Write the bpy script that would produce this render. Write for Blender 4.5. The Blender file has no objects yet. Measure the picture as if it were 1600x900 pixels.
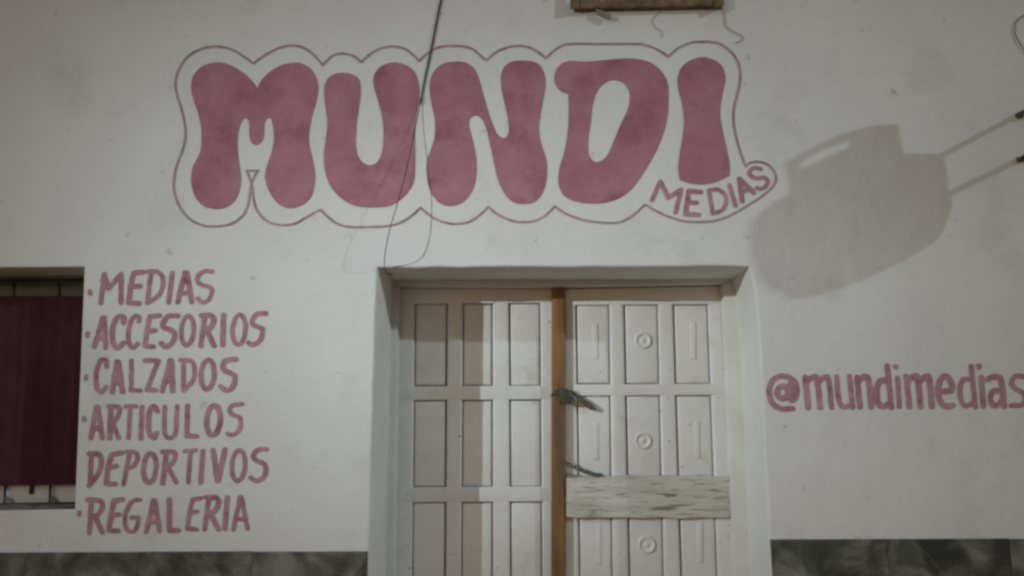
import bpy, bmesh, math, random
import numpy as np
from mathutils import Vector, Matrix, noise as mnoise
from mathutils.geometry import tessellate_polygon

random.seed(7)
sc = bpy.context.scene
col = sc.collection

# ------------------------------------------------------------------ camera
FPX = 1230.0                                   # focal length in photo pixels (photo is 1600 wide)
CAM = Vector((0.0, -2.815, 1.58))
PITCH, YAW, ROLL = math.atan(190 / FPX), math.atan(55 / FPX), 0.012
fwd = Vector((-math.sin(YAW) * math.cos(PITCH), math.cos(YAW) * math.cos(PITCH), math.sin(PITCH)))
R0 = fwd.cross(Vector((0, 0, 1))).normalized()
U0 = R0.cross(fwd).normalized()
cr = R0 * math.cos(ROLL) - U0 * math.sin(ROLL)
cu = U0 * math.cos(ROLL) + R0 * math.sin(ROLL)
cd = bpy.data.cameras.new('camera')
cam = bpy.data.objects.new('camera', cd); col.objects.link(cam)
cd.sensor_fit = 'HORIZONTAL'; cd.sensor_width = 36.0; cd.lens = 36.0 * FPX / 1600
cd.clip_end = 500
m = Matrix.Identity(4)
for i in range(3):
    m[i][0], m[i][1], m[i][2], m[i][3] = cr[i], cu[i], -fwd[i], CAM[i]
cam.matrix_world = m
sc.camera = cam


def P(px, py, Y=0.0):
    """point of the upright plane y = Y that the photo shows at (px, py)"""
    d = fwd * FPX + cr * (px - 800) - cu * (py - 450)
    return CAM + d * ((Y - CAM.y) / d.y)


# ------------------------------------------------------------------ night sky and the two street lamps
w = bpy.data.worlds.new('World'); sc.world = w; w.use_nodes = True
wn, wl = w.node_tree.nodes, w.node_tree.links
bg = wn['Background']
sky = wn.new('ShaderNodeTexSky'); sky.sky_type = 'NISHITA'; sky.sun_disc = False
sky.sun_elevation = math.radians(4); sky.sun_rotation = math.radians(200)
tint = wn.new('ShaderNodeMix'); tint.data_type = 'RGBA'; tint.blend_type = 'MIX'
tint.inputs[0].default_value = 0.8                       # town glow under a low night sky
tint.inputs[7].default_value = (0.86, 0.92, 1.0, 1)
wl.new(sky.outputs[0], tint.inputs[6]); wl.new(tint.outputs[2], bg.inputs[0])
bg.inputs[1].default_value = 0.205

D_FRAME, D_LEAF = 0.28, 0.33
zl = P(800, 418).z
a0, a1 = P(582, 700), P(752, 700, D_LEAF)
atx = (a1.x - a0.x) / D_LEAF
atz = (zl - P(800, 475, D_LEAF).z) / D_LEAF
YA = 5.2
LAMP_A = Vector((a0.x - atx * YA, -YA, zl + atz * YA))
btz = (P(700, 418).z - P(700, 530, D_LEAF).z) / D_LEAF
YB = 6.5
zb = zl + btz * YB
shadow_foot = P(1594, 214)
LAMP_B = Vector((shadow_foot.x + (zb - shadow_foot.z) / 0.47, -YB, zb))


def lamp(name, loc, aim, power, color, size, beam):
    """spot lamp with its beam narrowed to imitate lens vignetting on the wall (intensity = cos(angle) ** beam)"""
    l = bpy.data.lights.new(name, 'SPOT')
    l.energy, l.color, l.shadow_soft_size = power, color, size
    l.spot_size, l.spot_blend = math.radians(90), 0.6
    l.use_nodes = True
    n, k = l.node_tree.nodes, l.node_tree.links
    em = n['Emission']
    g = n.new('ShaderNodeNewGeometry'); d = n.new('ShaderNodeVectorMath'); d.operation = 'DOT_PRODUCT'
    d.inputs[1].default_value = (aim - loc).normalized()
    a = n.new('ShaderNodeMath'); a.operation = 'ABSOLUTE'
    p = n.new('ShaderNodeMath'); p.operation = 'POWER'; p.inputs[1].default_value = beam  # steep falloff added so the wall darkens outwards like lens vignetting
    k.new(g.outputs['Incoming'], d.inputs[0]); k.new(d.outputs['Value'], a.inputs[0])
    k.new(a.outputs[0], p.inputs[0]); k.new(p.outputs[0], em.inputs['Strength'])
    o = bpy.data.objects.new(name, l); col.objects.link(o)
    o.location = loc
    o.rotation_euler = (aim - loc).to_track_quat('-Z', 'Y').to_euler()
    return o


lamp('flood_lamp_light', LAMP_A, Vector((-0.10, 0, 1.93)), 1660, (0.85, 0.95, 1.0), 0.028, 114)
lamp('street_lamp_light', LAMP_B, Vector((-0.80, 0, 2.0)), 1950, (0.83, 0.95, 1.0), 0.12, 140)

vs = sc.view_settings
vs.view_transform = 'Standard'; vs.look = 'None'; vs.exposure = 0.0; vs.gamma = 1.0
vs.use_curve_mapping = False
sc.render.engine = 'CYCLES'
sc.cycles.use_denoising = True
sc.cycles.filter_width = 2.6
sc.cycles.max_bounces = 8


# ------------------------------------------------------------------ materials
def mat(name, base, base2=None, scale=4.0, rough=0.7, bump=0.0, bscale=40.0, fine=0.0, detail=5.0,
        lo=0.35, hi=0.65, stretch=(1, 1, 1), metallic=0.0, base3=None, scale3=2.0, lo3=0.6, hi3=0.75, spec=0.3, base4=None, scale4=30.0, lo4=0.7, hi4=0.76):
    mt = bpy.data.materials.new(name); mt.use_nodes = True
    n, l = mt.node_tree.nodes, mt.node_tree.links
    b = n['Principled BSDF']
    b.inputs['Roughness'].default_value = rough
    b.inputs['Metallic'].default_value = metallic
    b.inputs['Specular IOR Level'].default_value = spec
    tc = n.new('ShaderNodeTexCoord'); mp = n.new('ShaderNodeMapping')
    geo = n.new('ShaderNodeNewGeometry')
    l.new(geo.outputs['Position'], mp.inputs[0]); mp.inputs['Scale'].default_value = stretch

    def nz(s, d=detail, rgh=0.6):
        t = n.new('ShaderNodeTexNoise'); t.inputs['Scale'].default_value = s
        t.inputs['Detail'].default_value = d; t.inputs['Roughness'].default_value = rgh
        l.new(mp.outputs[0], t.inputs['Vector']); return t

    def ramp(src, a, c):
        r = n.new('ShaderNodeMapRange'); r.inputs[1].default_value = a; r.inputs[2].default_value = c
        l.new(src, r.inputs[0]); return r.outputs[0]

    def mix(fac, a, c):
        x = n.new('ShaderNodeMix'); x.data_type = 'RGBA'
        l.new(fac, x.inputs[0])
        for s, v in ((6, a), (7, c)):
            if isinstance(v, tuple): x.inputs[s].default_value = (*v, 1)
            else: l.new(v, x.inputs[s])
        return x.outputs[2]
    c = base
    if base2: c = mix(ramp(nz(scale).outputs[0], lo, hi), base, base2)
    if base3: c = mix(ramp(nz(scale3, 6, 0.65).outputs[0], lo3, hi3), c, base3)
    if base4: c = mix(ramp(nz(scale4, 3, 0.5).outputs[0], lo4, hi4), c, base4)
    if isinstance(c, tuple): b.inputs['Base Color'].default_value = (*c, 1)
    else: l.new(c, b.inputs['Base Color'])
    prev = None
    for st, s in ((bump, bscale), (fine, bscale * 9)):
        if st > 0:
            bp = n.new('ShaderNodeBump'); bp.inputs['Strength'].default_value = st
            bp.inputs['Distance'].default_value = 0.25 / s
            l.new(nz(s, 4).outputs[0], bp.inputs['Height'])
            if prev: l.new(prev, bp.inputs['Normal'])
            prev = bp.outputs[0]
    if prev: l.new(prev, b.inputs['Normal'])
    return mt


M_WALL = mat('whitewash', (0.715, 0.72, 0.705), (0.665, 0.66, 0.65), scale=1.6, rough=0.85, bump=0.22, bscale=6.5, fine=0.09,
             base3=(0.53, 0.525, 0.515), scale3=2.6, lo3=0.54, hi3=0.82, base4=(0.42, 0.41, 0.38), scale4=19, lo4=0.67, hi4=0.80)
M_REVEAL = mat('reveal_whitewash', (0.72, 0.72, 0.69), (0.66, 0.655, 0.62), scale=2.5, rough=0.8, bump=0.25, bscale=9, fine=0.08)
M_PAINT = mat('magenta_paint', (0.365, 0.148, 0.205), (0.43, 0.205, 0.255), scale=6, rough=0.8, bump=0.25, bscale=6, fine=0.08,
              base3=(0.285, 0.102, 0.148), scale3=5.5, lo3=0.50, hi3=0.70)
M_LINE = mat('outline_paint', (0.29, 0.18, 0.195), (0.46, 0.34, 0.35), scale=16, rough=0.8)
M_BRUSH = mat('brushed_magenta_paint', (0.36, 0.165, 0.212), (0.49, 0.29, 0.335), scale=16, rough=0.8, bump=0.2, bscale=6,
              base3=(0.28, 0.115, 0.15), scale3=20, lo3=0.52, hi3=0.68)
M_DOT = mat('faded_magenta_paint', (0.46, 0.31, 0.33), (0.38, 0.22, 0.25), scale=25, rough=0.85)
M_DOOR = mat('white_door_enamel', (0.71, 0.71, 0.70), (0.66, 0.655, 0.635), scale=5, rough=0.45, bump=0.22, bscale=14, fine=0.03,
             base3=(0.53, 0.52, 0.47), scale3=7, lo3=0.60, hi3=0.80, spec=0.35, base4=(0.30, 0.28, 0.23), scale4=38, lo4=0.70, hi4=0.76)
M_FRAME = mat('white_frame_enamel', (0.68, 0.68, 0.66), (0.60, 0.595, 0.56), scale=6, rough=0.5, bump=0.15, bscale=16)
M_BOXG = mat('shaded_box_grey', (0.38, 0.40, 0.43), (0.32, 0.34, 0.37), scale=8, rough=0.7)  # box grey with the window head's shade put into the colour
M_WHITE = mat('sill_white_enamel', (0.80, 0.80, 0.82), (0.74, 0.74, 0.75), scale=8, rough=0.5)  # lighter white than the rest of the window frame
M_POST = mat('varnished_wood', (0.27, 0.145, 0.055), (0.215, 0.108, 0.040), scale=22, rough=0.5, bump=0.3, bscale=30, stretch=(1, 1, 0.12),
             base3=(0.13, 0.083, 0.048), scale3=9, lo3=0.46, hi3=0.58)
M_BOARD = mat('weathered_white_board', (0.61, 0.60, 0.555), (0.50, 0.49, 0.44), scale=46, rough=0.85, bump=0.9, bscale=44, stretch=(0.10, 1, 1),
              base3=(0.27, 0.26, 0.21), scale3=85, lo3=0.54, hi3=0.64, fine=0.15, base4=(0.22, 0.21, 0.17), scale4=60, lo4=0.64, hi4=0.70)
M_IRON = mat('oxidised_iron', (0.075, 0.078, 0.058), (0.13, 0.125, 0.088), scale=60, rough=0.6, bump=0.3, bscale=90)
M_LOCK = mat('dark_oiled_iron', (0.045, 0.045, 0.03), (0.09, 0.085, 0.055), scale=70, rough=0.5, bump=0.4, bscale=80)
M_BAR = mat('black_iron_bar', (0.018, 0.018, 0.018), (0.035, 0.030, 0.026), scale=30, rough=0.6)
M_RUST = mat('rusty_iron', (0.23, 0.17, 0.095), (0.11, 0.075, 0.042), scale=26, rough=0.8, bump=0.4, bscale=50,
             base3=(0.55, 0.52, 0.42), scale3=9, lo3=0.54, hi3=0.68)
M_CURT = mat('burgundy_cloth', (0.070, 0.023, 0.037), (0.092, 0.033, 0.050), scale=9, rough=0.95, bump=0.2, bscale=200, spec=0.1)
M_WIRE = mat('black_cable', (0.014, 0.014, 0.013), None, rough=0.6)
M_GREYWIRE = mat('dusty_thread', (0.27, 0.265, 0.25), None, rough=0.9)
M_SILL = mat('dirty_cement', (0.30, 0.27, 0.23), (0.17, 0.15, 0.12), scale=14, rough=0.9, bump=0.3)
M_PAVE = mat('pavement_cement', (0.60, 0.40, 0.18), (0.50, 0.33, 0.15), scale=5, rough=0.9, bump=0.4, bscale=30)
M_ROAD = mat('dusty_road', (0.36, 0.27, 0.165), (0.30, 0.225, 0.14), scale=2, rough=0.95, bump=0.4, bscale=20)
M_SIGN = mat('sign_enamel', (0.25, 0.26, 0.27), (0.20, 0.2, 0.2), scale=8, rough=0.5)
M_ROOM = mat('dim_room_wall', (0.30, 0.28, 0.25), None, rough=0.9)


def marble():
    mt = bpy.data.materials.new('dark_green_marble'); mt.use_nodes = True
    n, l = mt.node_tree.nodes, mt.node_tree.links
    b = n['Principled BSDF']; b.inputs['Roughness'].default_value = 0.38
    geo = n.new('ShaderNodeNewGeometry'); oi = n.new('ShaderNodeObjectInfo')
    sh = n.new('ShaderNodeVectorMath'); sh.operation = 'MULTIPLY_ADD'
    sh.inputs[1].default_value = (7, 3, 5)
    cmb = n.new('ShaderNodeCombineXYZ')
    for i in range(3): l.new(oi.outputs['Random'], cmb.inputs[i])
    l.new(cmb.outputs[0], sh.inputs[0]); l.new(geo.outputs['Position'], sh.inputs[2])
    big = n.new('ShaderNodeTexNoise'); big.inputs['Scale'].default_value = 9; big.inputs['Detail'].default_value = 6
    big.inputs['Distortion'].default_value = 0.6
    l.new(sh.outputs[0], big.inputs['Vector'])
    r1 = n.new('ShaderNodeValToRGB'); l.new(big.outputs[0], r1.inputs[0])
    e = r1.color_ramp.elements
    e[0].position, e[0].color = 0.36, (0.038, 0.042, 0.037, 1)
    e[1].position, e[1].color = 0.66, (0.205, 0.215, 0.190, 1)
    x = e.new(0.52); x.color = (0.098, 0.104, 0.091, 1)
    # pale veins where a warped noise passes its middle value
    v = n.new('ShaderNodeTexNoise'); v.inputs['Scale'].default_value = 5.5; v.inputs['Detail'].default_value = 4
    v.inputs['Distortion'].default_value = 0.5
    l.new(sh.outputs[0], v.inputs['Vector'])
    a = n.new('ShaderNodeMath'); a.operation = 'SUBTRACT'; a.inputs[1].default_value = 0.5; l.new(v.outputs[0], a.inputs[0])
    a2 = n.new('ShaderNodeMath'); a2.operation = 'ABSOLUTE'; l.new(a.outputs[0], a2.inputs[0])
    r = n.new('ShaderNodeMapRange'); r.inputs[1].default_value = 0.0; r.inputs[2].default_value = 0.022
    r.inputs[3].default_value = 0.22; r.inputs[4].default_value = 0.0
    l.new(a2.outputs[0], r.inputs[0])
    mx = n.new('ShaderNodeMix'); mx.data_type = 'RGBA'
    l.new(r.outputs[0], mx.inputs[0]); l.new(r1.outputs[0], mx.inputs[6]); mx.inputs[7].default_value = (0.23, 0.23, 0.18, 1)
    l.new(mx.outputs[2], b.inputs['Base Color'])
    return mt


M_MARBLE = marble()


# ------------------------------------------------------------------ mesh helpers
def link(name, me, material, parent=None, smooth=False):
    o = bpy.data.objects.new(name, me); col.objects.link(o)
    if material: me.materials.append(material)
    if smooth:
        for p in me.polygons: p.use_smooth = True
    if parent: o.parent = parent
    return o


def pyd(name, verts, faces, material, parent=None, smooth=False):
    me = bpy.data.meshes.new(name); me.from_pydata([tuple(v) for v in verts], [], faces); me.update()
    return link(name, me, material, parent, smooth)


def empty(name, label=None, cat=None, group=None, parent=None):
    o = bpy.data.objects.new(name, None); col.objects.link(o)
    o.empty_display_size = 0.1
    if parent: o.parent = parent
    return tag(o, label, cat, group)


def tag(o, label=None, cat=None, group=None, kind=None):
    for k, v in (('label', label), ('category', cat), ('group', group), ('kind', kind)):
        if v: o[k] = v
    return o


def bm_obj(name, bm, material, parent=None, smooth=False):
    me = bpy.data.meshes.new(name)
    bmesh.ops.recalc_face_normals(bm, faces=bm.faces)
    bm.to_mesh(me); bm.free()
    o = link(name, me, material, parent, smooth)
    if smooth: me.set_sharp_from_angle(angle=math.radians(50))
    return o


def solid(bm, front, back, bevel=0.0, seg=2):
    """closed prism between two matching rings of points"""
    n = len(front)
    a = [bm.verts.new(v) for v in front]; b = [bm.verts.new(v) for v in back]
    f = bm.faces.new(a); bm.faces.new(b[::-1])
    for i in range(n):
        bm.faces.new((a[i], b[i], b[(i + 1) % n], a[(i + 1) % n]))
    if bevel:
        bmesh.ops.bevel(bm, geom=list(f.edges), offset=bevel, segments=seg, profile=0.5, affect='EDGES', clamp_overlap=True)


def pxprism(name, corners, yf, yb, material, parent=None, bevel=0.0, seg=2, smooth=True):
    """piece whose front outline the photo shows at `corners` (pixels) on the plane y = yf"""
    fr = [P(x, y, yf) for x, y in corners]
    bk = [Vector((v.x, yb, v.z)) for v in fr]
    bm = bmesh.new(); solid(bm, fr, bk, bevel, seg)
    return bm_obj(name, bm, material, parent, smooth)


def box(name, x0, x1, y0, y1, z0, z1, material, parent=None, bevel=0.0):
    fr = [Vector((x0, y0, z0)), Vector((x1, y0, z0)), Vector((x1, y0, z1)), Vector((x0, y0, z1))]
    bk = [Vector((v.x, y1, v.z)) for v in fr]
    bm = bmesh.new(); solid(bm, fr, bk, bevel)
    return bm_obj(name, bm, material, parent)


def catmull(pts, closed=False, sub=6):
    """pts: (x, y) or (x, y, 1) for a sharp corner"""
    n = len(pts); out = []
    p2 = [Vector(p[:2]) for p in pts]; sharp = [len(p) > 2 for p in pts]
    for i in range(n if closed else n - 1):
        a, b = p2[i], p2[(i + 1) % n]
        pa = p2[i - 1] if (closed or i > 0) else a
        pb = p2[(i + 2) % n] if (closed or i + 2 < n) else b
        ta = (b - pa) * 0.5 if not sharp[i] else (b - a) * 0.6
        tb = (pb - a) * 0.5 if not sharp[(i + 1) % n] else (b - a) * 0.6
        for k in range(sub):
            t = k / sub; t2, t3 = t * t, t * t * t
            v = a * (2 * t3 - 3 * t2 + 1) + ta * (t3 - 2 * t2 + t) + b * (-2 * t3 + 3 * t2) + tb * (t3 - t2)
            out.append((v.x, v.y))
    if not closed: out.append(tuple(p2[-1]))
    return out


def tube(name, pts, rad, material, parent=None, sides=7, sub=8, smooth3=True):
    """round cable through 3-D points; rad one number or one per point"""
    pts = [Vector(p) for p in pts]; n = len(pts)
    rads = rad if isinstance(rad, (list, tuple)) else [rad] * n
    path, rr = [], []
    for i in range(n - 1):
        a, b = pts[i], pts[i + 1]
        pa = pts[i - 1] if i else a; pb = pts[i + 2] if i + 2 < n else b
        ta, tb = (b - pa) * 0.5, (pb - a) * 0.5
        for k in range(sub if smooth3 else 1):
            t = k / sub; t2, t3 = t * t, t ** 3
            path.append(a * (2 * t3 - 3 * t2 + 1) + ta * (t3 - 2 * t2 + t) + b * (-2 * t3 + 3 * t2) + tb * (t3 - t2))
            rr.append(rads[i] * (1 - t) + rads[i + 1] * t)
    path.append(pts[-1]); rr.append(rads[-1])
    V, F = [], []
    for i, p in enumerate(path):
        d = (path[min(i + 1, len(path) - 1)] - path[max(i - 1, 0)]).normalized()
        u = d.cross(Vector((0.13, 0.97, 0.21))).normalized(); v = d.cross(u)
        for k in range(sides):
            a = 2 * math.pi * k / sides
            V.append(p + (u * math.cos(a) + v * math.sin(a)) * rr[i])
    for i in range(len(path) - 1):
        for k in range(sides):
            k2 = (k + 1) % sides
            F.append((i * sides + k, i * sides + k2, (i + 1) * sides + k2, (i + 1) * sides + k))
    F.append(tuple(range(sides))[::-1]); F.append(tuple(range(len(V) - sides, len(V))))
    return pyd(name, V, F, material, parent, True)


# ------------------------------------------------------------------ painted shapes: strokes merged through a distance field
def rdp(pts, eps):
    if len(pts) < 3: return pts
    a, b = np.array(pts[0]), np.array(pts[-1]); q = np.array(pts[1:-1])
    ab = b - a; L = np.hypot(*ab)
    d = np.abs(ab[0] * (q[:, 1] - a[1]) - ab[1] * (q[:, 0] - a[0])) / L if L > 1e-9 else np.hypot(*(q - a).T)
    i = int(d.argmax())
    if d[i] <= eps: return [pts[0], pts[-1]]
    return rdp(pts[:i + 2], eps)[:-1] + rdp(pts[i + 1:], eps)


def contours(strokes, step, wob, seed, eps=0.22):
    """strokes: list of (points, radius) in photo pixels -> closed loops round their union"""
    allp = np.array([p for s, r in strokes for p in s]); rm = max(r for s, r in strokes) + 4
    x0, y0 = allp.min(0) - rm; x1, y1 = allp.max(0) + rm
    xs = np.arange(x0, x1 + step, step); ys = np.arange(y0, y1 + step, step)
    X, Y = np.meshgrid(xs, ys)
    F = np.full(X.shape, 1e9)
    for s, r in strokes:
        s = [s[0], s[0]] if len(s) == 1 else s
        for (ax, ay), (bx, by) in zip(s[:-1], s[1:]):
            lo_x, hi_x = min(ax, bx) - rm, max(ax, bx) + rm
            i0, i1 = np.searchsorted(xs, [lo_x, hi_x]); j0, j1 = np.searchsorted(ys, [min(ay, by) - rm, max(ay, by) + rm])
            x, y = X[j0:j1, i0:i1], Y[j0:j1, i0:i1]
            dx, dy = bx - ax, by - ay; L2 = dx * dx + dy * dy + 1e-9
            t = np.clip(((x - ax) * dx + (y - ay) * dy) / L2, 0, 1)
            d = np.hypot(x - ax - t * dx, y - ay - t * dy) - r
            F[j0:j1, i0:i1] = np.minimum(F[j0:j1, i0:i1], d)
    F = np.minimum(F, rm)
    F += wob * (np.sin(X * 0.31 + seed) * np.sin(Y * 0.27 + seed * 1.7) + 0.6 * np.sin(X * 0.83 + Y * 0.4 + seed * 2.3))
    ins = F < 0
    nxt = {}

    def ipt(j, i, j2, i2):
        a, b = F[j, i], F[j2, i2]; t = a / (a - b)
        return (round(float(xs[i] + (xs[i2] - xs[i]) * t), 4), round(float(ys[j] + (ys[j2] - ys[j]) * t), 4))
    c = ins[:-1, :-1].astype(int) + 2 * ins[:-1, 1:] + 4 * ins[1:, 1:] + 8 * ins[1:, :-1]
    for j, i in zip(*np.nonzero((c > 0) & (c < 15))):
        k = int(c[j, i])
        T = lambda: ipt(j, i, j, i + 1)
        Rr = lambda: ipt(j, i + 1, j + 1, i + 1)
        B = lambda: ipt(j + 1, i, j + 1, i + 1)
        Lf = lambda: ipt(j, i, j + 1, i)
        tab = {1: [(Lf, T)], 2: [(T, Rr)], 3: [(Lf, Rr)], 4: [(Rr, B)], 5: [(Lf, T), (Rr, B)], 6: [(T, B)], 7: [(Lf, B)],
               8: [(B, Lf)], 9: [(B, T)], 10: [(T, Rr), (B, Lf)], 11: [(B, Rr)], 12: [(Rr, Lf)], 13: [(Rr, T)], 14: [(T, Lf)]}
        for a, b in tab[k]: nxt[a()] = b()
    loops = []
    while nxt:
        s = next(iter(nxt)); lp = [s]; p = nxt.pop(s)
        while p != s and p in nxt:
            lp.append(p); p = nxt.pop(p)
        if len(lp) > 5:
            h = len(lp) // 2
            q = rdp(lp[:h + 1], eps)[:-1] + rdp(lp[h:] + [lp[0]], eps)[:-1]
            if len(q) > 3: loops.append(q)
    return loops


def area(l): return 0.5 * sum(a[0] * b[1] - b[0] * a[1] for a, b in zip(l, l[1:] + l[:1]))


def inside(p, l):
    r = False
    for (x1, y1), (x2, y2) in zip(l, l[1:] + l[:1]):
        if (y1 > p[1]) != (y2 > p[1]) and p[0] < (x2 - x1) * (p[1] - y1) / (y2 - y1) + x1: r = not r
    return r


PAINT_Y = -0.0018


def paint(name, loops, material, parent):
    """flat coat of paint on the wall from loops of photo pixels (holes are loops inside loops)"""
    depth = [sum(inside(l[0], o) for o in loops if o is not l) for l in loops]
    V, F = [], []
    for l, d in zip(loops, depth):
        if d % 2: continue
        hs = [h for h, e in zip(loops, depth) if e == d + 1 and inside(h[0], l)]
        polys = [[Vector((x, -y, 0)) for x, y in q] for q in [l] + hs]
        base = len(V)
        for q in [l] + hs:
            V += [P(x, y, PAINT_Y) for x, y in q]
        for t in tessellate_polygon(polys):
            a, b, c = (Vector(V[base + k]) for k in t)
            if (b - a).cross(c - a).y > 0: t = (t[0], t[2], t[1])
            F.append(tuple(base + k for k in t))
    return pyd(name, V, F, material, parent)


def S(*pts): return ('s', pts)          # smooth stroke
def L(*pts): return ('l', pts)          # straight stroke
def O(cx, cy, rx, ry, tilt=0.06):       # ring
    return ('l', [(cx + rx * math.cos(a) - tilt * ry * math.sin(a), cy + ry * math.sin(a))
                  for a in [2 * math.pi * k / 28 for k in range(29)]])


def letters(spec, x0, y0, k, rad, material, parent, wob=0.35, step=0.8):
    for q, strokes in enumerate(spec):
        out = []
        for kind, pts in strokes:
            r = rad * (1 + 0.10 * math.sin(q * 2.1 + len(out)))
            pp = [(x0 + p[0] / k, y0 + p[1] / k) for p in pts]
            if kind == 's': pp = catmull(pp, False, 6)
            out.append((pp, r))
        paint('letter', contours(out, step, wob, q * 1.3 + x0 * 0.1 + y0), material, parent)


# ------------------------------------------------------------------ ground
g = pyd('road', [(-120, -240, -0.14), (120, -240, -0.14), (120, -3.4, -0.14), (-120, -3.4, -0.14)], [(0, 1, 2, 3)], M_ROAD)
tag(g, kind='structure', label='dusty street in front of the shop')
pv = box('pavement', -40, 40, -3.3, 0.0, -0.30, -0.004, M_PAVE); tag(pv, kind='structure', label='cement pavement along the shop front')
kb = box('kerb', -40, 40, -3.45, -3.302, -0.30, -0.002, M_PAVE, bevel=0.02); tag(kb, kind='structure', label='cement kerb at the edge of the pavement')

# ------------------------------------------------------------------ the house front
house = empty('house_front', 'whitewashed plaster shop front with marble dado, door and window openings', 'building')


def down_to_floor(a, b):                  # carry the line a-b on to z = 0
    t = (0.0 - a.z) / (b.z - a.z)
    return a + (b - a) * t


jit = lambda a=0.8: random.uniform(-a, a)
lj = [P(590, 418), P(589.4, 445), P(588 + jit(), 480)] + [P(587 - (y - 520) * 0.0262 + jit(0.6), y) for y in range(520, 890, 46)] + [P(577, 900)]
rj = [P(1171, 417), P(1177, 440), P(1181, 467)] + [P(1186 + (y - 519) * 0.0472 + jit(0.6), y) for y in range(519, 890, 46)] + [P(1204, 900)]
door_path = [down_to_floor(P(587, 520), P(577, 900))] + lj[::-1] + [P(x, 418.3 - (x - 590) * 0.0028 + jit(0.9), 0) for x in range(618, 1150, 34)] + rj + [down_to_floor(P(1186, 519), P(1204, 900))]
win_path = [P(-330, 806), P(-318, 422), P(-100, 419), P(131, 417), P(129, 470), P(122, 640), P(116, 796), P(-100, 800)]


def offset_path(path, d, closed):
    """move a path in the wall plane outwards (it runs clockwise seen from the street)"""
    n = len(path); out = []
    for i, p in enumerate(path):
        a = path[i - 1] if (closed or i) else None
        b = path[(i + 1) % n] if (closed or i < n - 1) else None
        ns = []
        for u, v in ((a, p), (p, b)):
            if u is None or v is None: continue
            e = (v - u).normalized(); ns.append(Vector((-e.z, 0, e.x)))
        nn = sum(ns, Vector()).normalized(); c = max(0.35, nn.dot(ns[0]))
        out.append(p + nn * (d / c))
    if not closed:
        out[0].z = path[0].z; out[-1].z = path[-1].z
    return out


def reveal(name, path, depth, rad, closed, material):
    prof = [(rad * (1 - math.sin(a)), rad * (1 - math.cos(a))) for a in [math.pi / 2 * k / 5 for k in range(6)]]
    prof = [(o, y) for o, y in prof] + [(0.0, depth * 0.5), (0.0, depth)]
    V, F = [], []
    n = len(path)
    for o, y in prof:
        for p in offset_path(path, o, closed):
            V.append(Vector((p.x, y, p.z)))
    for r in range(len(prof) - 1):
        for i in range(n if closed else n - 1):
            j = (i + 1) % n
            F.append((r * n + i, r * n + j, (r + 1) * n + j, (r + 1) * n + i))
    o = pyd(name, V, F, material, house, True)
    o.data.set_sharp_from_angle(angle=math.radians(40))
    return offset_path(path, rad, closed)


door_edge = reveal('door_reveal', door_path, 0.42, 0.010, False, M_REVEAL)
win_edge = reveal('window_reveal', win_path, 0.42, 0.007, True, M_REVEAL)
outer = [Vector((-9, 0, 0)), Vector((-9, 0, 4.6)), Vector((9, 0, 4.6)), Vector((9, 0, 0))]
outline = outer + door_edge[::-1]
polys = [[Vector((v.x, v.z, 0)) for v in outline], [Vector((v.x, v.z, 0)) for v in win_edge]]
WV = [Vector((v.x, 0, v.z)) for v in outline + win_edge]
WF = []
for t in tessellate_polygon(polys):
    a, b, c = (WV[k] for k in t)
    WF.append(tuple(t) if (b - a).cross(c - a).y < 0 else (t[0], t[2], t[1]))
pyd('wall', WV, WF, M_WALL, house)
box('back_wall', -9, 9, 0.62, 0.70, 0, 4.6, M_ROOM, house)
box('threshold', door_path[0].x - 0.02, door_path[-1].x + 0.02, 0.02, 0.60, 0.0, 0.035, M_SILL, house, 0.006)

# marble dado: slabs 0.40 m wide in three courses
dado = empty('dado', parent=house)
zt = lambda x: (P(290, 861.5).z if x < 0 else P(1400, 841.5).z)
SL = {}


def slab(x0, x1, z0, z1, seed):
    g_ = 0.0005
    o = box('slab', x0 + g_, x1 - g_, -0.010 - 0.0004 * (seed % 3), 0.004, z0 + g_, z1 - g_, M_MARBLE, dado, 0.0012)


sd = 0
for side, edge in ((-1, lambda z: min(v.x for v in door_edge) - 0.004), (1, lambda z: max(v.x for v in door_edge) + 0.004)):
    ztop = P(290, 861.5).z if side < 0 else P(1400, 842.0).z
    # the visible edge stops against the flaring jamb
    xe = P(574.5, 885).x if side < 0 else P(1205.5, 885).x
    for r, (a, b) in enumerate(((ztop - 0.36, ztop), (ztop - 0.76, ztop - 0.36), (0.0, ztop - 0.76))):
        if r: xe = edge(0)
        x = xe
        for kx in range(7):
            wd = 0.402 if side > 0 else 0.405
            if kx == 0 and side > 0: wd = 0.385
            dz = random.uniform(-0.0018, 0.0018) if r == 0 else 0
            if side < 0: slab(x - wd, x, a, b + dz, sd)
            else: slab(x, x + wd, a, b + dz, sd)
            x += side * wd; sd += 1

# ------------------------------------------------------------------ double door
door = empty('double_door', 'old white panelled double door with brown centre post and nailed repair board', 'door')


def lerp(a, b, t): return a + (b - a) * t


def xcols(c0, y0, c1, y1):
    return lambda i, y: lerp(c0[i], c1[i], (y - y0) / (y1 - y0))


fx = xcols((576, 622, 1131, 1178), 475, (568, 615, 1148, 1190), 900)
YBOT = 1245
fr = empty('frame', parent=door)
pxprism('jamb', [(fx(0, YBOT), YBOT), (fx(1, YBOT), YBOT), (fx(1, 447), 447), (fx(0, 447), 447)], D_FRAME, 0.41, M_FRAME, fr, 0.004)
pxprism('jamb', [(fx(2, YBOT), YBOT), (fx(3, YBOT), YBOT), (fx(3, 442), 442), (fx(2, 442), 442)], D_FRAME, 0.41, M_FRAME, fr, 0.004)
pxprism('head', [(576, 446.6), (860, 447.6), (1178, 441.6), (1178, 415), (576, 415)], D_FRAME, 0.41, M_FRAME, fr, 0.004)

PAN = 0.014           # panel recess
LEAFB = D_LEAF + 0.04


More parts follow.
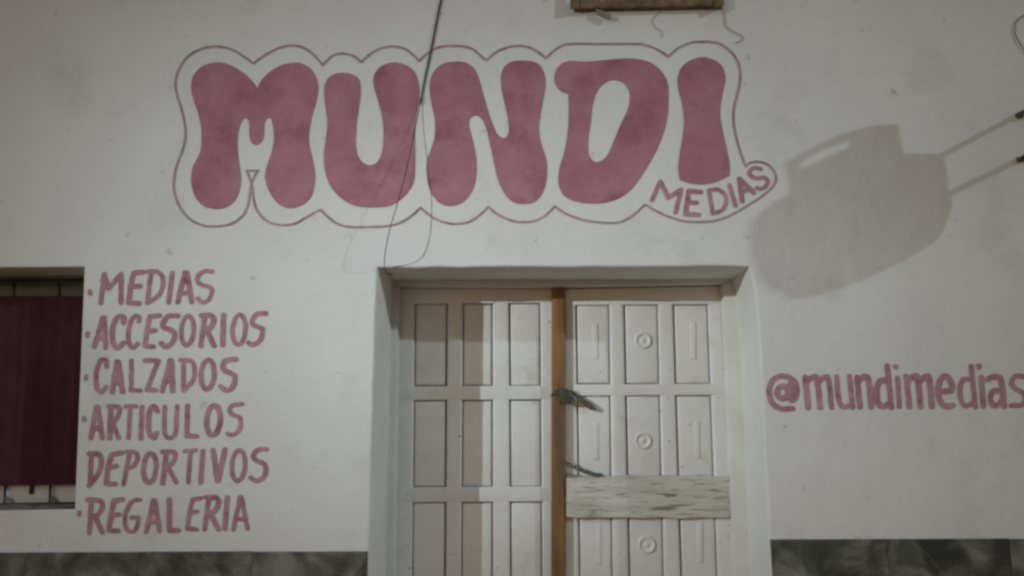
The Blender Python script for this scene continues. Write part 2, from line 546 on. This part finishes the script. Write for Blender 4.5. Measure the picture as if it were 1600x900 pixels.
def leaf(cols, rows, top, right_kind):
    lf = empty('door_leaf', parent=door)
    x = cols
    nP = (len(COLN) - 2) // 2
    top_l, top_r = top
    # stiles
    for i in range(0, len(COLN), 2):
        pxprism('stile', [(x(i, YBOT), YBOT), (x(i + 1, YBOT), YBOT), (x(i + 1, 452), top_l if i < 3 else top_r), (x(i, 452), top_l if i < 3 else top_r)],
                D_LEAF, LEAFB, M_DOOR, lf, 0.012 if right_kind else 0.010, 4)
    # rails between the stiles, panels between the rails
    edges = [top_l] + [v for r in rows for v in r] + [YBOT]
    e = len(COLN) - 1
    for r in range(len(rows) + 1):
        yb = rows[r][0] if r < len(rows) else YBOT
        ya0, ya1 = (top_l, top_r) if r == 0 else (rows[r - 1][1],) * 2
        sl = -0.006
        c = x(0, yb), x(e, yb)
        dy = (c[1] - c[0]) * sl
        pxprism('rail', [(c[0] + .3, yb - dy * .5), (c[1] - .3, yb + dy * .5), (x(e, ya1) - .3, ya1 + (dy * .5 if r else 0)), (x(0, ya0) + .3, ya0 - (dy * .5 if r else 0))],
                D_LEAF - 0.0006, LEAFB, M_DOOR, lf, 0.0045, 3)
    for k in range(1, len(COLN) - 1, 2):
        for r, (ya, yb) in enumerate(rows):
            i_, e_ = (1.0, 0.5) if right_kind else (1.4, 0.7)
            pxprism('panel', [(x(k, yb) + i_, yb - e_), (x(k + 1, yb) - i_, yb - e_), (x(k + 1, ya) - i_, ya + e_), (x(k, ya) + i_, ya + e_)],
                    D_LEAF + (0.007 if right_kind else 0.009), LEAFB + 0.006, M_DOOR, lf, 0.013 if right_kind else 0.011, 3)
    pxprism('backing', [(x(0, YBOT) - 2, YBOT), (x(len(COLN) - 1, YBOT) + 2, YBOT), (x(len(COLN) - 1, 455) + 2, 456), (x(0, 455) - 2, 456)],
            LEAFB + 0.008, LEAFB + 0.018, M_FRAME, lf)
    return lf


COLN = list(range(8))
LR = [(474, 603), (625, 761), (784.5, 921), (944, 1082), (1104, 1220)]
lx = xcols((622.8, 648, 699, 723, 769.5, 795, 844, 864), 475, (615.8, 643, 696, 720, 770, 797, 847.5, 864), 900)
left_leaf = leaf(lx, LR, (450, 450), False)
RR = [(476, 600), (618, 757), (777, 924), (944, 1082), (1104, 1220)]
rx = xcols((881, 900.5, 953, 976, 1029.5, 1053.5, 1108.5, 1131), 540, (881, 904.5, 957, 982.5, 1037, 1063, 1120.5, 1146), 870)
right_leaf = leaf(rx, RR, (451.5, 446.5), True)

# raised mouldings on the right leaf's panels: bars on the outer columns, turned rosettes in the middle
PY = D_LEAF + 0.007
for (xa, xb, ya, yb) in ((926, 935, 505, 561), (926.5, 935.5, 661, 719), (931, 940, 820, 882),
                         (1079, 1088, 503, 562), (1085, 1094, 658, 716), (1090, 1099, 818, 880)):
    pxprism('moulding', [(xa, yb), (xb, yb), (xb - .4, ya), (xa - .4, ya)], PY - 0.0042, PY + 0.004, M_DOOR, right_leaf, 0.004, 3)


def rosette(px, py):
    c = P(px, py, PY)
    prof = [(0.0, 0.0075), (0.006, 0.0065), (0.010, 0.0035), (0.0145, 0.001), (0.020, 0.0015), (0.0245, 0.0075), (0.0285, 0.0095), (0.0325, 0.0075), (0.036, -0.003)]
    N = 22; V = [Vector((c.x, c.y - prof[0][1] * .85, c.z))]; F = []
    for r, h in prof[1:]:
        for k in range(N):
            a = 2 * math.pi * k / N
            V.append(Vector((c.x + r * math.cos(a), c.y - h * .85, c.z + r * math.sin(a))))
    for k in range(N):
        F.append((0, 1 + k, 1 + (k + 1) % N))
        for q in range(len(prof) - 2):
            F.append((1 + q * N + k, 1 + (q + 1) * N + k, 1 + (q + 1) * N + (k + 1) % N, 1 + q * N + (k + 1) % N))
    pyd('rosette', V, F, M_DOOR, right_leaf, True)


for px, py in ((1004.5, 532), (1004.5, 688.5), (1010.5, 851)): rosette(px, py)

# brown centre post
pxprism('centre_post', [(861.5, YBOT), (881, YBOT), (881.5, 900), (882, 640), (882.5, 448), (862.5, 448), (862, 640), (861.5, 900)],
        D_LEAF - 0.032, D_LEAF + 0.03, M_POST, door, 0.006, 2)
tag(door.children[-1] if False else door, None)

# weathered board nailed over the right leaf
bd = pxprism('repair_board', [(883.5, 807), (900, 810), (925, 808), (948, 810), (975, 807), (1004, 809.5), (1030, 808), (1062, 810), (1095, 807.5), (1118, 809), (1140, 809.5), (1143, 797), (1139.5, 786), (1142, 772), (1140, 760), (1141, 751), (1137.5, 744.5),
                              (1118, 745), (1100, 742.5), (1068, 744.5), (1040, 743), (1012, 745), (985, 742.5), (955, 744.5), (930, 743), (912, 745), (900, 742), (884, 744)], D_LEAF - 0.024, D_LEAF - 0.002, M_BOARD, door, 0.003)
# hasp and lock by the post
latch = empty('door_latch', parent=door)
yl = D_LEAF - 0.036
pxprism('lock_body', [(875, 630), (892, 631), (893.5, 621), (890, 612), (886, 606.5), (874, 606), (872.5, 618)], yl - 0.006, D_LEAF - 0.012, M_LOCK, latch, 0.003)
pxprism('hasp', [(889, 610), (893, 609.5), (903, 618), (914, 624), (924, 630), (932, 638), (930, 641.5), (923, 641), (913, 634.5), (904, 626), (897, 617)],
        yl + 0.016, yl + 0.026, M_IRON, latch, 0.002)
tube('staple', [P(876, 612, D_LEAF - 0.033), P(870, 610, D_LEAF - 0.046), P(864, 614, D_LEAF - 0.046), P(861, 619, D_LEAF - 0.03)], 0.003, M_LOCK, latch)
# chain
chain = tag(empty('door_chain'), 'short dark chain with bolt hanging at post above the repair board', 'chain')
cp = [(880, 721), (885, 723), (890, 727), (895.5, 729), (901, 731), (906.5, 733.5)]
for i, (px, py) in enumerate(cp):
    c = P(px, py, D_LEAF - 0.030 - 0.004 * (i % 2))
    nx = P(*(cp[i + 1] if i + 1 < len(cp) else (912, 736)), D_LEAF - 0.03)
    d = (nx - c).normalized(); sidev = Vector((0, -1, 0)) if i % 2 else Vector((0, -1, 0)).cross(d).normalized()
    ring = [c + d * (0.010 * math.cos(a)) + sidev * (0.0065 * math.sin(a)) for a in [2 * math.pi * k / 12 for k in range(13)]]
    tube('chain_link', ring, 0.0024, M_IRON, chain, 5, 1, False)
pxprism('bolt', [(906, 731), (916, 735.5), (928, 738.5), (942, 740), (943, 744), (928, 744.5), (914, 740.5), (905, 736)], D_LEAF - 0.036, D_LEAF - 0.026, M_IRON, chain, 0.002)

# ------------------------------------------------------------------ window at the left edge
win = empty('shop_window', 'white framed shop window beside the painted list, mostly cut off at left', 'window')
YW = 0.27
zb_ = P(60, 787, 0).z
pxprism('frame_head', [(-340, 464), (140, 462.5), (140, 425), (-340, 428)], YW, 0.34, M_BOXG, win, 0.004)
pxprism('frame_sill', [(-350, 796), (140, 790), (140, 754), (-350, 759)], 0.20, 0.34, M_WHITE, win, 0.004)
pxprism('frame_stile', [(118, 757), (140, 757), (145, 462.5), (133, 462.5)], YW, 0.34, M_FRAME, win, 0.004)
pxprism('frame_stile', [(-345, 762), (-320, 762), (-308, 463), (-330, 463)], YW, 0.34, M_FRAME, win, 0.004)
sv = [P(-335, 805), P(117, 796)]
box('sill', sv[0].x, P(116.5, 796).x - 0.001, 0.010, 0.30, P(60, 797).z - 0.05, P(60, 797).z + 0.0015, M_SILL, win)

# curtain with folds
tl, tr, bl, br = P(-330, 466, 0.165), P(137, 463.5, 0.165), P(-345, 763, 0.165), P(124, 757.5, 0.165)
V, F = [], []
NX, NZ = 150, 14
for j in range(NZ + 1):
    for i in range(NX + 1):
        u, v = i / NX, j / NZ
        p = tl.lerp(tr, u).lerp(bl.lerp(br, u), v)
        amp = 0.010 + 0.010 * v
        p.y += amp * math.sin(u * 52 + 2.2 * math.sin(u * 13) + 0.9 * math.sin(v * 3 + u * 9)) * (0.55 + 0.45 * math.sin(u * 11 + 1)) + 0.0025 * math.sin(u * 140 + v * 2)
        V.append(p)
for j in range(NZ):
    for i in range(NX):
        a = j * (NX + 1) + i
        F.append((a, a + NX + 1, a + NX + 2, a + 1))
cu_ = pyd('curtain', V, F, M_CURT, None, True)
tag(cu_, 'dark burgundy cloth curtain hung in front of the window bars', 'curtain')

# grille
gr = tag(empty('window_grille'), 'black iron bars with top and bottom rail across the window', 'window grille')
YG = 0.187
pxprism('rail', [(-330, 444), (134, 440.5), (134, 434.5), (-330, 438)], YG - 0.004, YG + 0.004, M_BAR, gr)
pxprism('rail', [(-340, 796), (117, 788.5), (117, 784.5), (-340, 792)], YG - 0.004, YG + 0.004, M_BAR, gr)
for k in range(-4, 2):
    xa, xb = 22.5 + 71 * k, 7 + 70.5 * k
    ya, yb = 440 - 0.008 * xa, 788 - 0.016 * xb
    tube('bar', [P(xa, ya, YG), P((xa + xb) / 2, (ya + yb) / 2, YG), P(xb, yb, YG)], 0.0045, M_BAR, gr, 6, 1)
for k in range(-4, 2):
    xb = 7 + 70.5 * k
    yb = 788 - 0.016 * xb
    pxprism('shadow_foot', [(xb - 1, yb), (xb + 11, yb), (xb + 7, yb - 8), (xb, yb - 14)], YG - 0.003, YG + 0.003, M_SILL, gr)  # bar foot with its triangular shadow built in as a solid piece
pxprism('catch', [(44.5, 772), (49.5, 772), (51.5, 757), (46, 754)], 0.190, 0.199, M_BAR, win, 0.001)

# ------------------------------------------------------------------ painted logo
logo = empty('painted_logo', 'big pink bubble lettering MUNDI with outline and small MEDIAS over the door', 'painted sign')


def Z(pts, x0, y0, k): return [(x0 + p[0] / k, y0 + p[1] / k, *p[2:]) for p in pts]


ZA, ZB, ZC = (250, 50, 2.811), (490, 50, 2.813), (850, 50, 2.813)
M_ = [(427, 247, 1), (450, 205), (495, 165), (550, 140), (610, 135), (655, 155), (685, 195), (695, 245), (688, 300), (668, 370), (655, 440), (655, 490), (668, 550), (680, 610), (680, 660), (668, 715), (640, 750), (600, 770), (560, 773), (520, 755), (485, 710), (465, 660), (462, 620), (475, 570), (492, 520), (500, 470), (497, 420), (490, 385), (480, 378), (468, 382), (460, 400), (457, 440), (453, 470), (440, 488), (422, 496), (405, 488), (394, 465), (392, 430), (390, 395), (382, 381), (370, 380), (355, 400), (343, 445), (340, 500), (345, 560), (353, 610), (356, 650), (348, 700), (325, 745), (290, 770), (245, 778), (200, 768), (165, 740), (142, 690), (136, 640), (145, 590), (165, 550), (180, 510), (182, 450), (178, 400), (160, 335), (142, 280), (137, 230), (150, 185), (185, 150), (230, 135), (280, 135), (330, 155), (380, 190), (410, 222)]
U_ = [(130, 178), (90, 185), (62, 205), (48, 240), (47, 290), (55, 350), (60, 400), (55, 460), (47, 510), (45, 560), (52, 620), (75, 680), (115, 725), (160, 755), (210, 769), (300, 770), (345, 760), (390, 730), (425, 690), (442, 650), (446, 590), (446, 500), (446, 430), (449, 385), (457, 340), (463, 290), (464, 240), (452, 190), (430, 160), (395, 140), (350, 133), (310, 143), (280, 165), (263, 200), (265, 240), (285, 310), (300, 370), (307, 430), (305, 490), (297, 540), (275, 575), (245, 584), (215, 572), (193, 540), (185, 490), (187, 430), (195, 360), (205, 290), (207, 240), (198, 205), (170, 185)]
N_ = [(610, 130), (565, 140), (530, 170), (513, 210), (510, 260), (520, 320), (532, 380), (534, 430), (527, 480), (510, 530), (498, 570), (497, 630), (510, 690), (540, 740), (580, 763), (620, 763), (660, 745), (690, 710), (708, 670), (716, 610), (714, 550), (703, 490), (690, 440), (683, 410), (688, 380), (705, 368), (725, 370), (745, 390), (760, 430), (775, 490), (790, 560), (805, 630), (825, 685), (855, 730), (890, 752), (935, 755), (975, 745), (1005, 710), (1022, 660), (1027, 600), (1020, 550), (1000, 490), (992, 440), (993, 390), (1005, 320), (1018, 250), (1018, 200), (1005, 160), (975, 133), (930, 125), (880, 127), (845, 145), (827, 175), (823, 220), (832, 280), (848, 350), (857, 410), (857, 440), (845, 463), (825, 463), (805, 445), (785, 400), (765, 340), (745, 270), (725, 200), (705, 160), (680, 140), (650, 130)]
D_ = [(110, 127), (70, 145), (48, 180), (47, 215), (60, 245), (85, 265), (107, 272, 1), (109, 330), (107, 400), (100, 470), (85, 540), (70, 590), (63, 640), (70, 690), (95, 725), (140, 745), (200, 754), (260, 752), (320, 735), (370, 705), (410, 660), (450, 600), (490, 530), (520, 460), (540, 390), (547, 320), (547, 250), (535, 200), (505, 160), (460, 130), (400, 117), (330, 117), (250, 124), (180, 130)]
Dh = [(300, 211), (260, 230), (232, 265), (215, 320), (205, 400), (195, 470), (195, 530), (210, 560), (230, 571), (260, 560), (285, 530), (310, 470), (340, 400), (368, 340), (377, 290), (370, 250), (345, 222)]
I_ = [(690, 110), (640, 125), (605, 155), (588, 200), (590, 250), (605, 310), (615, 380), (610, 450), (597, 530), (590, 600), (597, 650, 1), (640, 665), (700, 670), (760, 658), (815, 632, 1), (817, 590), (805, 520), (787, 440), (775, 370), (778, 310), (790, 250), (798, 200), (790, 165), (770, 135), (735, 117)]
for loops in ([Z(M_, *ZA)], [Z(U_, *ZB)], [Z(N_, *ZB)], [Z(D_, *ZC), Z(Dh, *ZC)], [Z(I_, *ZC)]):
    paint('letter', [catmull(l, True, 4) for l in loops], M_PAINT, logo)

la = [(430, 608, 1), (415, 635), (402, 665), (394, 710), (386, 760), (360, 810), (310, 843), (250, 853), (190, 850), (130, 820), (85, 765), (62, 700), (62, 640), (75, 580), (98, 520), (112, 460), (108, 400), (92, 330), (73, 270), (68, 220), (80, 170), (115, 115), (165, 80), (220, 65), (270, 65), (320, 78), (365, 105), (410, 138, 1), (455, 105), (510, 75), (560, 60), (610, 62), (650, 80), (685, 110)]
lb = [(40, 145, 1), (75, 110), (105, 96), (140, 95), (180, 108), (210, 132, 1), (250, 95), (300, 70), (350, 63), (400, 73), (435, 98), (465, 128, 1), (500, 93), (545, 68), (600, 60), (660, 63), (700, 75), (735, 105), (760, 125, 1), (800, 90), (850, 68), (900, 60), (950, 68), (990, 90)]
lc = [(8, 115, 1), (40, 85), (75, 62), (115, 52), (250, 52), (400, 52), (450, 58), (500, 78), (548, 108, 1), (580, 78), (620, 55), (670, 43), (730, 43), (780, 55), (820, 85), (850, 125), (863, 180), (858, 240), (840, 310), (832, 370), (840, 440), (858, 510), (885, 590, 1), (905, 575), (940, 570), (980, 580), (1010, 610), (1020, 645), (1005, 680), (960, 720), (900, 760), (840, 795), (770, 825), (690, 835), (610, 830), (540, 808), (490, 785), (445, 758, 1), (410, 790), (370, 820), (320, 838), (240, 836), (170, 825), (100, 800)]
ld = [(1060, 765, 1), (1020, 805), (970, 830), (910, 835), (850, 822), (800, 795), (768, 768, 1), (725, 808), (680, 835), (620, 843), (560, 832), (510, 805), (470, 772, 1), (430, 808), (380, 838), (320, 853), (230, 857), (150, 855), (100, 840), (60, 810)]
le = [(703, 780, 1), (640, 815), (590, 842), (530, 847), (470, 830), (430, 790), (412, 740), (405, 685), (393, 640), (380, 608, 1)]
ol = catmull(Z(la, *ZA) + Z(lb, *ZB) + Z(lc, *ZC) + Z(ld, *ZB) + Z(le, *ZA), False, 5)
cap = [tuple(p[:2]) for p in Z([(378, 609), (432, 608)], *ZA)]
paint('outline', contours([(ol, 1.75), (cap, 1.7)], 0.9, 0.22, 2.0, 0.15), M_LINE, logo)
mini = [[L((475, 738), (512, 657), (546, 728), (603, 692), (579, 793))],
        [L((690, 703), (636, 698), (622, 800), (680, 803)), L((630, 748), (672, 750))],
        [L((725, 695), (742, 798)), S((725, 695), (765, 692), (795, 715), (800, 750), (783, 782), (742, 798))],
        [L((815, 674), (842, 763))],
        [L((871, 743), (859, 645), (922, 706)), L((868, 705), (900, 690))],
        [S((952, 602), (925, 596), (905, 610), (908, 632), (935, 642), (970, 640), (984, 658), (973, 680), (952, 690), (934, 684))]]
small = empty('small_word', parent=logo); small['label'] = 'small curved word MEDIAS under the I'
letters(mini, *ZC, 3.5, M_BRUSH, small, 0.2, 0.6)

# ------------------------------------------------------------------ painted list
lst = empty('painted_list', 'six hand painted pink lines MEDIAS to REGALERIA left of door', 'painted sign')
ZD, ZE = (110, 400, 3.912), (110, 610, 3.7515)
words = [
    (ZD, [[S((120, 216), (120, 230))]], [
        [L((185, 285), (207, 110), (232, 200), (310, 110), (308, 285))],
        [L((445, 98), (385, 104), (366, 190), (355, 285), (420, 290)), L((368, 188), (428, 183))],
        [L((492, 97), (470, 285)), S((475, 95), (530, 95), (563, 130), (563, 185), (538, 240), (470, 288))],
        [L((622, 102), (600, 283))],
        [L((655, 280), (700, 102), (712, 102), (740, 280)), L((672, 228), (725, 224))],
        [S((865, 95), (820, 92), (785, 115), (775, 150), (800, 175), (850, 190), (865, 215), (845, 265), (810, 283), (778, 258))]]),
    (ZD, [[S((105, 472), (105, 487))]], [
        [L((145, 555), (197, 375), (206, 375), (215, 560)), L((160, 505), (210, 500))],
        [S((325, 408), (325, 375), (292, 370), (262, 420), (255, 490), (265, 542), (290, 560), (325, 530))],
        [S((418, 400), (418, 373), (390, 370), (362, 420), (352, 490), (362, 542), (385, 560), (412, 535))],
        [L((545, 363), (485, 371), (467, 455), (455, 550), (507, 555)), L((468, 460), (518, 455))],
        [S((655, 365), (600, 367), (570, 400), (567, 435), (610, 450), (637, 475), (625, 525), (585, 555), (555, 533))],
        [O(715, 455, 38, 90)],
        [L((822, 366), (796, 550)), S((800, 363), (855, 363), (876, 390), (860, 433), (815, 455)), L((835, 455), (878, 548))],
        [L((936, 362), (930, 545))],
        [O(1030, 450, 40, 92)],
        [S((1195, 352), (1140, 354), (1112, 390), (1117, 420), (1165, 440), (1173, 480), (1150, 525), (1110, 543), (1087, 530))]]),
    (ZD, [[S((95, 735), (95, 748))]], [
        [S((222, 675), (215, 638), (182, 640), (160, 700), (156, 770), (166, 815), (190, 830), (217, 800))],
        [L((255, 832), (284, 645), (292, 645), (318, 830)), L((262, 775), (310, 775))],
        [L((373, 638), (370, 820), (427, 822))],
        [L((455, 637), (537, 640), (467, 818), (522, 820))],
        [L((560, 825), (610, 640), (617, 640), (625, 825)), L((575, 768), (625, 768))],
        [L((692, 637), (690, 820)), S((670, 636), (738, 642), (758, 690), (748, 760), (690, 822))],
        [O(838, 725, 40, 90)],
        [S((1010, 630), (950, 640), (932, 680), (950, 703), (1000, 730), (1003, 770), (983, 810), (950, 820), (917, 797))]]),
    (ZE, [[S((78, 162), (78, 174))]], [
        [L((120, 280), (151, 95), (160, 95), (187, 280)), L((132, 222), (180, 222))],
        [L((236, 97), (230, 280)), S((225, 92), (278, 95), (286, 130), (265, 170), (235, 185)), L((250, 190), (282, 280))],
        [L((322, 93), (385, 93)), L((350, 95), (340, 280))],
        [L((419, 97), (412, 280))],
        [S((510, 120), (490, 93), (466, 115), (456, 190), (463, 250), (490, 278), (505, 252))],
        [S((553, 95), (550, 225), (562, 268), (590, 278), (614, 255), (620, 200), (624, 92))],
        [L((686, 90), (682, 268), (740, 268))],
        [O(838, 175, 40, 88)],
        [S((1005, 80), (950, 87), (932, 115), (947, 140), (990, 160), (998, 200), (980, 243), (945, 262), (922, 254))]]),
    (ZE, None, [
        [L((122, 372), (115, 553)), S((110, 371), (163, 372), (182, 410), (168, 480), (110, 558))],
        [L((300, 366), (241, 375), (217, 465), (210, 545), (262, 548)), L((220, 455), (270, 443))],
        [L((347, 362), (311, 550)), S((330, 360), (382, 365), (393, 400), (370, 443), (330, 455))],
        [O(465, 455, 37, 87)],
        [L((562, 360), (541, 545)), S((540, 359), (602, 361), (613, 395), (590, 433), (555, 450)), L((575, 455), (620, 540))],
        [L((670, 355), (735, 351)), L((702, 355), (690, 540))],
        [L((776, 356), (763, 540))],
        [L((836, 350), (860, 530), (866, 530), (905, 347))],
        [O(985, 440, 39, 90)],
        [S((1150, 345), (1100, 347), (1072, 380), (1087, 410), (1135, 430), (1146, 470), (1130, 513), (1090, 530), (1057, 511))]]),
    (ZE, [[S((52, 713), (52, 727))]], [
        [L((122, 646), (111, 838)), S((102, 641), (172, 646), (187, 680), (165, 723), (120, 745)), L((147, 745), (187, 833))],
        [L((305, 640), (256, 646), (237, 735), (226, 820), (280, 825)), L((235, 735), (285, 728))],
        [S((410, 641), (362, 650), (327, 710), (319, 780), (341, 823), (375, 823), (394, 785), (397, 748)), L((397, 746), (357, 746))],
        [L((445, 830), (486, 645), (494, 645), (522, 825)), L((460, 773), (512, 768))],
        [L((579, 640), (580, 820), (632, 822))],
        [L((765, 631), (716, 640), (697, 720), (686, 810), (742, 815)), L((695, 715), (745, 710))],
        [L((812, 627), (786, 815)), S((796, 626), (857, 631), (868, 665), (845, 708), (800, 730)), L((825, 730), (868, 815))],
        [L((919, 627), (905, 810))],
        [L((955, 815), (994, 625), (1002, 625), (1037, 810)), L((968, 757), (1020, 752))]]),
]
for nm, (zz, dot, sp) in zip(('MEDIAS', 'ACCESORIOS', 'CALZADOS', 'ARTICULOS', 'DEPORTIVOS', 'REGALERIA'), words):
    wd = empty('painted_word', parent=lst); wd['label'] = 'painted word ' + nm
    letters(sp, *zz, 3.75, M_BRUSH, wd, 0.3)
    if dot:
        n0 = len(wd.children)
        for q, strokes in enumerate(dot):
            pp = [(zz[0] + p[0] / zz[2], zz[1] + p[1] / zz[2]) for p in strokes[0][1]]
            paint('bullet_dot', contours([(pp, 3.6)], 0.7, 0.5, q + zz[1]), M_DOT, wd)

# ------------------------------------------------------------------ painted handle
hd = empty('painted_address', 'pink painted handle @mundimedias on wall right of the door', 'painted sign')
ZF = (1180, 540, 3.81)
hs = [
    [S((222, 375), (150, 374), (100, 340), (84, 280), (96, 217), (140, 184), (190, 186), (235, 218), (248, 270), (238, 312), (222, 326), (207, 312)), O(163, 278, 32, 36, 0), L((206, 232), (206, 315))],
    [L((298, 188), (316, 368)), S((306, 215), (345, 186), (368, 205), (386, 368)), S((378, 220), (415, 186), (438, 208), (454, 368))],
    [S((485, 185), (497, 320), (525, 366), (572, 350)), L((560, 182), (580, 368))],
    [L((605, 188), (624, 366)), S((612, 212), (650, 184), (676, 210), (690, 364))],
    [S((778, 205), (738, 215), (723, 270), (732, 340), (762, 364), (797, 345)), L((786, 120), (811, 368))],
    [L((848, 192), (858, 364)), L((837, 124), (839, 128))],
    [L((899, 183), (918, 364)), S((908, 210), (945, 182), (967, 202), (985, 362)), S((980, 210), (1018, 182), (1038, 205), (1052, 362))],
    [S((1100, 272), (1170, 266), (1160, 205), (1130, 182), (1100, 205), (1089, 270), (1105, 338), (1140, 362), (1177, 355))],
    [S((1268, 200), (1232, 207), (1219, 270), (1231, 338), (1262, 358), (1297, 338)), L((1286, 120), (1311, 364))],
    [L((1345, 188), (1358, 360)), L((1330, 123), (1332, 127))],
    [S((1385, 200), (1425, 185), (1458, 195), (1470, 240), (1482, 360)), S((1468, 268), (1420, 270), (1401, 310), (1415, 353), (1450, 350), (1475, 318))],
    [S((1615, 190), (1575, 180), (1543, 187), (1526, 225), (1547, 255), (1595, 282), (1607, 320), (1585, 353), (1525, 356))],
]
letters(hs, *ZF, 4.3, M_BRUSH, hd, 0.3)

# ------------------------------------------------------------------ cable down to the door corner
cab = empty('hanging_cable', 'thin black cable running down across the sign to the door corner', 'cable')
hi = [(692, -14, .005), (683, 30, .005), (674, 76, .0045), (665, 118, .0045), (657.5, 158, .0045)]
tube('cable', [P(x, y, -gp_) for x, y, gp_ in hi], [.0034, .0033, .0031, .0028, .0026], M_WIRE, cab)
lo = [(657.5, 158, .006), (654, 175, .012), (648, 205, .028), (640, 242, .052), (632, 278, .075), (621, 318, .097), (610, 355, .108), (603.5, 385, .098), (601, 403, .06), (600.5, 413, .022), (601, 421, .004)]
tube('thin_strand', [P(x, y, -gp_) for x, y, gp_ in lo] + [P(607, 428, 0.05), P(614, 430, 0.20)], .0015, M_WIRE, cab)
tube('splice', [P(658.5, 151, -.007), P(657.5, 158, -.007), P(656, 165, -.008)], [.0026, .0040, .0018], M_WIRE, cab)

# ------------------------------------------------------------------ rusty frame at the top edge
rf = empty('rusty_bracket', 'rusty iron frame fixed to the wall at the top above the D', 'bracket')
pxprism('front_bar', [(893, 11), (1128, 7.5), (1128, -9), (893, -7)], -0.030, -0.024, M_RUST, rf, 0.001)
pxprism('lower_flange', [(897, 13.0), (1130, 8.5), (1130, 6.0), (897, 10.5)], -0.029, -0.001, M_RUST, rf)
for xa, xb in ((891, 905), (1117, 1131)):
    pxprism('upright', [(xa, 13), (xb, 12 if xa < 1000 else 7.5), (xb - 1, -130), (xa - 1, -130)], -0.037, -0.031, M_RUST, rf, 0.001)
pxprism('top_bar', [(889, -118), (1131, -122), (1131, -135), (889, -131)], -0.030, -0.024, M_RUST, rf)
for xa in (908, 1111):
    p0, p1 = P(xa, -60, -0.030), P(xa + 8, -60, -0.030)
    box('wall_lug', p0.x, p1.x, -0.0295, -0.001, p0.z - 0.02, p0.z + 0.02, M_RUST, rf)
pxprism('hanging_tab', [(931, 13), (936, 14), (955, 23), (954, 28.5), (949, 29.5), (932, 21)], -0.024, -0.018, M_SILL, rf, 0.001)
th = empty('loose_thread', 'thin wavy grey thread hanging at right end of the rusty frame', 'thread')
tube('strand', [P(x, y, -0.004) for x, y in ((1125, 6), (1132, 22), (1133, 38), (1142, 47), (1156, 54), (1161, 59), (1157, 64), (1149, 67))], 0.0014, M_GREYWIRE, th, 5)
th2 = empty('loose_thread', 'faint curled grey thread hanging from middle of the rusty frame', 'thread')
tube('strand', [P(x, y, -0.003) for x, y in ((1042, 11), (1029, 20), (1020, 32), (1024, 42), (1034, 49), (1034, 58))], 0.0009, M_GREYWIRE, th2, 5)

# ------------------------------------------------------------------ projecting gas bottle sign, off to the right, on two iron arms
sign = empty('projecting_sign', 'gas bottle shaped sign on two iron arms at right edge, seen by its shadow', 'sign')
XS = P(1594, 214).x


def cast(px, py):
    """point of the sign's plane x = XS whose shadow from the street lamp falls where the photo shows it"""
    wpt = P(px, py, 0); d = LAMP_B - wpt
    return wpt + d * ((XS - wpt.x) / d.x)


ZG = (1150, 150, 2.571)
so = [(203, 268, 1), (330, 197), (450, 147), (560, 120), (645, 113, 1), (656, 180), (668, 234, 1), (740, 232), (815, 238), (838, 290), (848, 370), (862, 430), (850, 480), (815, 560), (740, 620), (650, 672), (560, 715), (450, 760), (340, 798), (245, 817), (207, 812, 1), (196, 785, 1), (150, 781), (115, 755), (85, 680), (65, 600), (62, 530), (85, 490), (140, 440), (228, 388, 1), (215, 330)]
sh_ = [(250, 282), (262, 262), (340, 220), (440, 183), (463, 189), (452, 210), (370, 246), (275, 290)]
lo_ = [cast(*p) for p in catmull(Z(so, *ZG), True, 4)]
lh_ = [cast(*p) for p in catmull(Z(sh_, *ZG), True, 3)]
V, F = [], []
for off in (-0.006, 0.006):
    V += [v + Vector((off, 0, 0)) for v in lo_ + lh_]
n1, n2 = len(lo_), len(lh_); nt = n1 + n2
for t in tessellate_polygon([[Vector((v.y, v.z, 0)) for v in lo_], [Vector((v.y, v.z, 0)) for v in lh_]]):
    F.append(tuple(t)); F.append(tuple(k + nt for k in t[::-1]))
for b0, nn in ((0, n1), (n1, n2)):
    for k in range(nn):
        a, b = b0 + k, b0 + (k + 1) % nn
        F.append((a, b, b + nt, a + nt))
pn = pyd('panel', V, F, M_SIGN, sign)
bmx = bmesh.new(); bmx.from_mesh(pn.data); bmesh.ops.recalc_face_normals(bmx, faces=bmx.faces); bmx.to_mesh(pn.data); bmx.free()
for (fx_, fy_), (tx_, ty_) in (((1596, 180), (1472, 243)), ((1594, 248), (1478, 305))):
    a_, b_ = P(fx_, fy_, 0), cast(tx_, ty_)
    a_.x = XS; b_.x = XS
    tube('arm', [a_ + Vector((0, 0.01, 0)), b_ + (b_ - a_) * 0.1], 0.0105, M_IRON, sign, 8, 1)
    fl = empty('wall_plate', parent=sign)
    tube('anchor', [P(fx_ - 2, fy_ + 1, 0.005), P(fx_ - 1, fy_ + 1, -0.018)], 0.010, M_RUST, fl, 8, 1)
lw = empty('wire_loop', 'small curled wire loop on wall at the upper right edge', 'wire')
tube('loop', [P(x, y, -0.006) for x, y in ((1612, 22), (1600, 24), (1590, 31), (1585.5, 42), (1586.5, 54), (1591, 63), (1597, 73), (1606, 84))], 0.0022, M_GREYWIRE, lw, 5)
